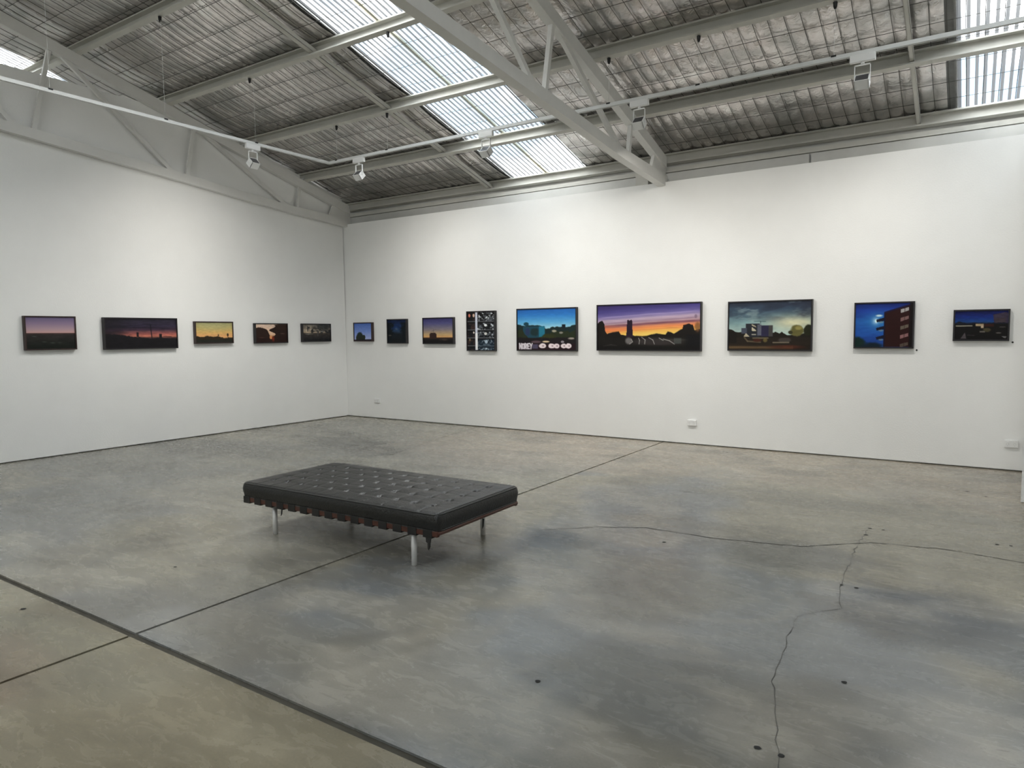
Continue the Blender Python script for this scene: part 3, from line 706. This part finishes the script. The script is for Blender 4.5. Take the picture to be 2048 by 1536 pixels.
def p5(a):
    a.grad([(0, (112, 106, 98)), (.3, (150, 138, 122)), (.48, (168, 150, 128)), (.55, (60, 54, 50)), (1, (26, 27, 30))])
    n = fbm(a.U*9, a.V*5, 8); a.put(smoothstep(.5, .62, n)*(a.V < .55)*(a.U > .15), (46, 46, 46)); a.ell(.75, .12, .33, .3, (48, 50, 50), .5, .9, .6, 3); a.ell(.42, .24, .12, .1, (60, 58, 54), .5, .8, .5, 5)
    a.streak(.36, .03, (156, 154, 146), .9, .1, 3, .6, .8); a.ell(.2, .58, .16, .05, (120, 116, 106), .5, .7, .5); a.rect(.5, .35, .56, .72, (70, 68, 66), .7); a.grain(.3, 7, 12)
def p6(a):
    a.grad([(0, (74, 104, 176)), (.5, (118, 142, 206)), (.9, (160, 172, 214)), (1, (120, 110, 120))]); a.ell(.32, .78, .2, .30, (34, 44, 40), .25, 1, .3); a.rect(.1, .75, .62, .98, (38, 44, 38)); a.ell(.55, .8, .1, .14, (40, 46, 40)); a.below([(0, .95), (1, .92)], (34, 30, 40)); a.grain(.06)
def p7(a):
    a.grad([(0, (14, 26, 56)), (.35, (22, 48, 92)), (.5, (34, 56, 84)), (.62, (18, 26, 34)), (1, (16, 20, 22))]); n = fbm(a.U*7, a.V*8, 4); a.put(smoothstep(.15, .5, np.abs(a.U-.48)*1.4+(n-.5)*.7)*(a.V > .12), (10, 18, 24)); a.ell(.47, .4, .1, .05, (84, 98, 112), .6, .7, .7); a.ell(.12, .68, .1, .03, (96, 90, 80), .5, .8); a.grain(.25)
def p8(a):
    a.grad([(0, (50, 46, 92)), (.2, (74, 74, 116)), (.45, (122, 114, 120)), (.65, (180, 150, 108)), (.76, (196, 150, 96)), (.78, (60, 36, 26)), (.85, (24, 22, 24)), (1, (14, 14, 16))]); a.rect(.21, .62, .45, .80, (46, 30, 28)); a.rect(.24, .58, .42, .64, (48, 34, 32)); a.line((.34, .44), (.36, .6), .012, (60, 52, 60)); a.line((.28, .52), (.44, .44), .01, (80, 74, 80)); a.ell(.7, .86, .16, .05, (66, 54, 50), .7, .8, .6); a.grain(.07)
def p9(a):
    a.grad([(0, (18, 16, 18)), (1, (20, 24, 30))]); n = fbm(a.U*13, a.V*20, 6); a.put(smoothstep(.5, .68, n)*(a.U > .36)*.8, (104, 110, 116)); a.put(smoothstep(.6, .75, fbm(a.U*18, a.V*22, 12))*(a.U > .36), (200, 206, 210)); a.put(smoothstep(.52, .7, fbm(a.U*12, a.V*16, 2))*(a.U < .3)*.7, (70, 46, 40))
    for y in (.25, .47, .68, .89): a.rect(0, y-.012, 1, y+.012, (106, 108, 112), .8); a.rect(0, y+.012, 1, y+.05, (12, 12, 14), .85)
    a.ell(.08, .09, .04, .05, (190, 110, 90)); a.ell(.24, .09, .04, .05, (200, 170, 150)); a.ell(.24, .54, .03, .03, (210, 200, 190)); a.ell(.68, .35, .06, .035, (220, 224, 226)); a.ell(.68, .57, .06, .04, (200, 200, 196)); a.ell(.7, .78, .06, .05, (214, 222, 230)); a.ell(.7, .96, .05, .025, (230, 240, 244)); a.ell(.09, .73, .04, .05, (130, 112, 84), .5, .8)
    a.rect(.30, 0, .38, 1, (196, 200, 214)); a.rect(.30, .55, .38, 1, (226, 228, 236)); a.put((a.V > .72)*(a.U > .4)*.3, (40, 74, 100))
def p10(a):
    a.grad([(0, (34, 92, 168)), (.15, (46, 116, 186)), (.32, (88, 160, 206)), (.46, (150, 200, 216)), (1, (150, 200, 216))]); a.grain(.05)
    a.below([(0, .36), (.08, .40), (.28, .38), (.40, .40), (.47, .42), (.49, .48), (.55, .46), (.62, .44), (.72, .44), (.86, .46), (.93, .40), (1, .38)], (26, 40, 40), .05)
    a.ell(.155, .36, .05, .05, (24, 60, 74)); a.rect(.77, .38, .83, .48, (24, 30, 36)); a.rect(.1, .42, .48, .70, (30, 66, 80)); a.rect(.38, .42, .48, .74, (34, 110, 134)); a.ell(.3, .56, .08, .12, (26, 44, 44), .4, .9, .4); a.ell(.18, .55, .05, .12, (40, 48, 84), .5, .8)
    a.below([(0, .52), (.08, .5), (.2, .72), (.35, .72), (.5, .6), (.7, .55), (.9, .56), (1, .5)], (38, 44, 26), .08, .9); a.ell(.64, .54, .045, .035, (168, 162, 140), .4, .9, .5); a.ell(.76, .58, .04, .03, (140, 136, 126), .4, .9, .5); a.ell(.55, .68, .15, .08, (52, 54, 24), .6, .7, .4)
    a.below([(0, .70), (1, .70)], (28, 24, 26), .05); a.ell(.93, .72, .06, .03, (160, 150, 140), .5, .9, .6); a.ell(.33, .80, .1, .035, (92, 72, 80), .4, .9); a.ell(.5, .795, .07, .025, (206, 184, 150), .4); a.ell(.78, .80, .03, .03, (140, 134, 140)); a.rect(0, .84, 1, 1, (34, 18, 24))
    P_ = (206, 200, 206); th = .035                                   # the painted graffiti letters: N O R E Y
    x = .035; L_ = lambda pts: a.path([(x+q[0]*.042, .845+q[1]*.125) for q in pts], th, P_)
    L_([(0, 1), (0, 0), (.8, 1), (.8, 0)]); x += .052; L_([(0, .1), (.7, .1), (.7, .95), (0, .95), (0, .1)]); x += .048; L_([(0, 1), (0, 0), (.7, .15), (.7, .45), (0, .5), (.7, 1)]); x += .045; L_([(.7, 0), (0, .05), (0, .95), (.7, 1)]); L_([(0, .5), (.6, .5)]); x += .042; L_([(0, 0), (.45, .5), (.9, 0)]); L_([(.45, .5), (.35, 1)])
    a.rect(.26, .86, .36, .97, (76, 70, 92)); 
    for cx, w_ in ((.44, .065), (.60, .06), (.68, .06), (.80, .055), (.88, .05)): a.ell(cx, .90, w_, .065, (222, 208, 210), .2, 1, .35, int(cx*50)); a.ell(cx+.01, .90, w_*.35, .02, (120, 96, 104), .5, .7)
def p11(a):
    v = a.V + (a.U-.5)*.12
    a.grad([(0, (58, 48, 100)), (.1, (72, 64, 124)), (.2, (104, 94, 148)), (.3, (164, 146, 172)), (.38, (176, 146, 152)), (.43, (128, 84, 96)), (.47, (206, 130, 96)), (.52, (226, 148, 84)), (.58, (230, 170, 84)), (.66, (236, 196, 100)), (1, (236, 196, 100))], v + .02*(fbm(a.U*6, a.V*3, 3)-.5))
    for y, c_, k in ((.22, (160, 146, 188), .6), (.30, (190, 164, 176), .6), (.36, (120, 92, 122), .5), (.42, (112, 66, 80), .7), (.50, (214, 110, 66), .5), (.55, (200, 100, 60), .4)): a.streak(y+.06, .014, c_, k, -.12, int(y*90))
    a.put((1-smoothstep(.0, .35, a.U))*.5*(a.V > .45)*(a.V < .7), (206, 104, 66)); a.grain(.07, 4, 34)
    a.below([(0, .40), (.02, .36), (.05, .34), (.07, .42), (.08, .58), (.1, .64), (.15, .60), (.22, .58), (.24, .66), (.3, .68), (.38, .68), (.48, .70), (.55, .66), (.62, .64), (.68, .66), (.70, .60), (.73, .62), (.76, .65), (.82, .56), (.84, .54), (.845, .46), (.9, .43), (.935, .46), (.95, .58), (1, .55)], (22, 18, 16), .03)
    a.ell(.975, .5, .03, .13, (112, 76, 44), .6, .8, .5); a.ell(.96, .28, .015, .05, (110, 90, 110), .5, .7)
    a.poly([(.305, .34), (.315, .325), (.33, .35), (.345, .325), (.355, .34), (.362, .66), (.372, .72), (.29, .72), (.298, .62)], (34, 22, 36))
    a.below([(0, .72), (1, .72)], (24, 22, 20), .05, .8); a.ell(.6, .82, .3, .1, (54, 48, 48), .6, .8); a.ell(.32, .80, .04, .09, (120, 116, 116), .5, .8); a.rect(.62, .76, .9, .80, (60, 60, 52), .5)
    for pts in ([(.42, .74), (.43, .79), (.425, .87)], [(.45, .72), (.485, .78), (.48, .87)], [(.52, .73), (.56, .78), (.575, .87)], [(.62, .74), (.66, .79)], [(.66, .76), (.72, .80), (.765, .87)], [(.345, .76), (.36, .82), (.33, .87)]): a.path(pts, .014, (176, 172, 168), .85)
    a.rect(.76, .74, .83, .86, (78, 84, 82), .6); a.path([(.06, .92), (.14, .89), (.2, .91)], .02, (70, 68, 66), .7); a.put(.9*smoothstep(.84, .9, a.U)*(a.V > .66), (14, 13, 16)); a.put(.8*smoothstep(.87, .95, a.V), (16, 14, 14))
def p12(a):
    a.grad([(0, (40, 44, 58)), (.15, (54, 70, 88)), (.3, (84, 108, 118)), (.45, (120, 148, 150)), (.62, (158, 178, 172)), (1, (158, 178, 172))]); n = fbm(a.U*4, a.V*7+a.U*2, 5); a.put(smoothstep(.45, .7, n)*(1-smoothstep(.25, .5, a.V))*.6, (40, 46, 62)); a.put(smoothstep(.55, .75, fbm(a.U*6, a.V*10, 15))*(a.V < .45)*.5, (140, 158, 158)); a.put(np.exp(-(((a.U-.82)/.3)**2+((a.V-.44)/.14)**2))*.8, (214, 204, 164)); a.put(smoothstep(.7, 1, a.U)*(1-smoothstep(.2, .4, a.V))*.6, (44, 48, 60))
    a.below([(0, .56), (.04, .58), (.09, .63), (.15, .62), (.2, .64), (.3, .7), (.55, .64), (.58, .62), (.63, .66), (.66, .62), (.68, .66), (.72, .70), (.88, .68), (1, .6)], (26, 22, 16), .03)
    a.rect(.215, .45, .39, .74, (34, 36, 42)); a.rect(.16, .54, .23, .66, (60, 64, 76)); a.rect(.40, .49, .55, .72, (38, 36, 60)); a.rect(.50, .49, .55, .72, (62, 60, 58)); a.rect(.36, .47, .41, .70, (84, 86, 98)); a.poly([(.29, .46), (.34, .50), (.345, .53), (.29, .49)], (160, 152, 130)); a.poly([(.29, .52), (.345, .59), (.34, .61), (.29, .60)], (176, 168, 146)); a.rect(.29, .67, .345, .69, (170, 166, 150)); a.line((.32, .40), (.46, .41), .012, (60, 84, 88)); a.line((.40, .40), (.40, .45), .012, (50, 60, 66))
    a.ell(.84, .60, .085, .12, (92, 88, 48), .2, 1, .35); a.ell(.86, .55, .05, .05, (150, 140, 80), .5, .7, .5); a.ell(.76, .64, .03, .04, (50, 50, 30), .3, 1, .4); a.ell(.97, .6, .06, .12, (30, 32, 16), .2, 1, .3)
    a.rect(0, .74, 1, 1, (34, 27, 20), .8); a.poly([(.19, .72), (.22, .65), (.26, .72)], (170, 160, 136)); a.path([(.2, .74), (.24, .82), (.4, .84)], .03, (98, 86, 66), .8); a.rect(.3, .74, .5, .77, (104, 96, 78), .8); a.ell(.36, .80, .06, .04, (64, 30, 20), .4, .9); a.ell(.46, .80, .03, .05, (104, 92, 50), .4, .8); a.ell(.7, .80, .1, .05, (70, 64, 60), .4, .8, .8); a.rect(.55, .835, .75, .86, (120, 110, 92), .8); a.put(.7*np.exp(-((a.V-.95)/.03)**2)*(a.U < .8), (112, 88, 58)); a.ell(.72, .94, .25, .05, (72, 34, 22), .6, .7); a.rect(0, .62, .1, .86, (18, 14, 12), .7); a.grain(.12, 6, 14)
def p13(a):
    a.grad([(0, (16, 32, 96)), (.15, (24, 52, 136)), (.4, (30, 84, 156)), (.7, (28, 74, 150)), (1, (26, 62, 130))]); n = fbm(a.U*3, a.V*5, 6); a.put(smoothstep(.5, .75, n)*.5, (18, 46, 116)); a.put(np.exp(-(((a.U-.4)/.2)**2+((a.V-.40)/.2)**2))*.6, (44, 122, 176))
    a.ell(.375, .40, .03, .05, (224, 240, 250), .4); a.ell(.42, .28, .07, .03, (200, 220, 220), .6, .9); a.put(np.exp(-(((a.U-.36)/.06)**2+((a.V-.40)/.08)**2))*.7, (200, 230, 246))
    a.poly([(.52, .215), (.96, .03), (1.01, .0), (1.01, 1), (.5, 1)], (36, 10, 10)); a.line((.52, .21), (.98, .035), .035, (24, 16, 46)); a.rect(.505, .22, .53, 1, (20, 10, 34))
    for y in (.37, .56, .77): a.poly([(.37, y), (.52, y-.05), (.52, y+.03), (.38, y+.06)], (14, 14, 34)); a.ell(.46, y+.06, .05, .025, (130, 140, 130), .5, .6)
    for y, c_ in ((.12, (150, 146, 146)), (.31, (112, 84, 82)), (.50, (92, 82, 72)), (.70, (128, 92, 92)), (.90, (78, 66, 58))): a.poly([(.79, y+.03), (.93, y-.02), (.93, y+.05), (.79, y+.11)], c_); a.line((.86, y), (.86, y+.08), .01, (50, 36, 34))
    a.put(smoothstep(.93, .96, a.U), (12, 5, 6)); a.ell(.06, .92, .14, .17, (10, 34, 30), .4, 1, .3); a.ell(.3, .98, .22, .10, (10, 26, 38), .5, 1, .3); a.grain(.06)
def p14(a):
    a.grad([(0, (12, 16, 64)), (.2, (14, 34, 104)), (.38, (20, 58, 116)), (.46, (24, 24, 30)), (.6, (10, 9, 10)), (1, (8, 8, 10))]); a.poly([(.72, .14), (.95, .06), (1, .1), (1, .45), (.74, .44)], (54, 46, 62)); a.rect(.76, .26, .95, .46, (60, 50, 54), .8)
    a.below([(0, .44), (.08, .36), (.16, .38), (.24, .44), (.35, .40), (.5, .42), (1, .42)], (16, 20, 34), .05); a.rect(0, .46, 1, 1, (11, 9, 9)); a.rect(.02, .50, .34, .535, (150, 146, 132)); a.rect(.4, .45, .55, .53, (166, 146, 116)); a.rect(.50, .5, .55, .60, (170, 150, 126)); a.rect(.56, .46, .74, .55, (44, 18, 10)); a.ell(.62, .67, .09, .08, (74, 68, 46), .4, .9, .6); a.rect(.48, .70, .58, .75, (100, 94, 88)); a.ell(.9, .57, .07, .02, (60, 56, 54)); a.ell(.83, .77, .06, .025, (90, 86, 84), .5); a.poly([(.12, .96), (.2, .76), (.23, .96)], (72, 66, 70)); a.poly([(.88, .89), (.98, .89), (.96, .96)], (100, 98, 98)); a.line((.25, .84), (.38, .85), .02, (56, 50, 54)); a.grain(.2)
def painting(fn, wall, a, b, z0, z1, label, fm, res):
    W, H = b-a, z1-z0; D = .058; fw = .016
    root = empty('framed_painting', ((a+b)/2, 0, (z0+z1)/2) if wall == 'B' else (0, (a+b)/2, (z0+z1)/2), 0 if wall == 'B' else math.radians(90))
    tag(root, label, 'painting', 'paintings in a row around the walls')
    # local frame: x along the picture, -y out of the wall
    mb = MB(); mb.box((-W/2, -D, H/2-fw), (W/2, .002, H/2)); mb.box((-W/2, -D, -H/2), (W/2, .002, -H/2+fw)); mb.box((-W/2, -D, -H/2+fw), (-W/2+fw, .002, H/2-fw)); mb.box((W/2-fw, -D, -H/2+fw), (W/2, .002, H/2-fw))
    mb.build('frame', fm, root)
    w_, h_ = W-2*fw+.002, H-2*fw+.002; nx = max(24, int(res*w_)); ny = max(24, int(res*h_))
    A = Art(nx, ny); fn(A); col = np.clip(lin(np.clip(A.c, 0, 255))*1.2, 0, .92)
    xs = np.linspace(-w_/2, w_/2, nx); zs = np.linspace(h_/2, -h_/2, ny); X, Z = np.meshgrid(xs, zs)
    v = np.stack([X.ravel(), np.full(X.size, -D+.010), Z.ravel()], 1)
    I, J = np.meshgrid(np.arange(ny-1), np.arange(nx-1), indexing='ij'); q = (I*nx+J).ravel()
    F = np.stack([q, q+nx, q+nx+1, q+1], 1)
    me = bpy.data.meshes.new('canvas'); 
    back = len(v); v = np.concatenate([v, [[-w_/2, -.005, h_/2], [w_/2, -.005, h_/2], [w_/2, -.005, -h_/2], [-w_/2, -.005, -h_/2]]])
    me.from_pydata(v.tolist(), [], F.tolist() + [[back, back+1, back+2, back+3]]); me.materials.append(PAINT)
    ca = me.color_attributes.new('paint', 'FLOAT_COLOR', 'POINT'); cc = np.ones((len(v), 4), np.float32); cc[:back, :3] = col.reshape(-1, 3); cc[back:, :3] = .3
    ca.data.foreach_set('color', cc.ravel())
    o = bpy.data.objects.new('canvas', me); C.objects.link(o); o.parent = root
    return root
painting(p1, 'L', -5.385, -4.785, 1.385, 1.818, 'framed painting of a pale mauve dusk sky over a dark flat suburb', FRAME2, 150)
painting(p2, 'L', -4.435, -3.385, 1.370, 1.812, 'wide dark framed painting of a tower against a thin red sunset', FRAME1, 140)
painting(p3, 'L', -3.105, -2.450, 1.428, 1.770, 'framed painting of a clear yellow sunset sky over low treetops', FRAME2, 140)
painting(p4, 'L', -2.045, -1.390, 1.415, 1.750, 'framed painting of dark trees parting around a glowing orange gap', FRAME1, 140)
painting(p5, 'L', -1.075, -.425, 1.425, 1.750, 'grey framed painting of a bare tree in a gloomy sky, next to the corner', FRAME1, 140)
painting(p6, 'B', .250, .725, 1.420, 1.770, 'small square painting of a dark bush under plain light blue sky', FRAME2, 140)
painting(p7, 'B', 1.100, 1.568, 1.383, 1.818, 'small very dark upright painting of a deep blue night clearing', FRAME1, 140)
painting(p8, 'B', 1.942, 2.622, 1.375, 1.827, 'framed painting of a low building under a violet to amber dusk', FRAME1, 140)
painting(p9, 'B', 2.898, 3.474, 1.262, 1.915, 'tall framed painting of stacked apartment balconies with a white pole', FRAME1, 150)
painting(p10, 'B', 3.890, 4.960, 1.271, 1.930, 'framed painting of bright blue sky over hills and a graffiti wall', FRAME1, 150)
painting(p11, 'B', 5.294, 6.853, 1.283, 1.950, 'widest framed painting, orange and purple sunset behind a tower and road', FRAME1, 150)
painting(p12, 'B', 7.208, 8.245, 1.294, 1.936, 'framed painting of grey storm clouds over apartment blocks and a round tree', FRAME1, 170)
painting(p13, 'B', 8.710, 9.335, 1.333, 1.876, 'framed painting of a moonlit blue sky beside a dark red balcony building', FRAME1, 200)
painting(p14, 'B', 9.712, 10.228, 1.420, 1.765, 'small wide framed painting of navy dusk sky over dark rooftops', FRAME1, 220)
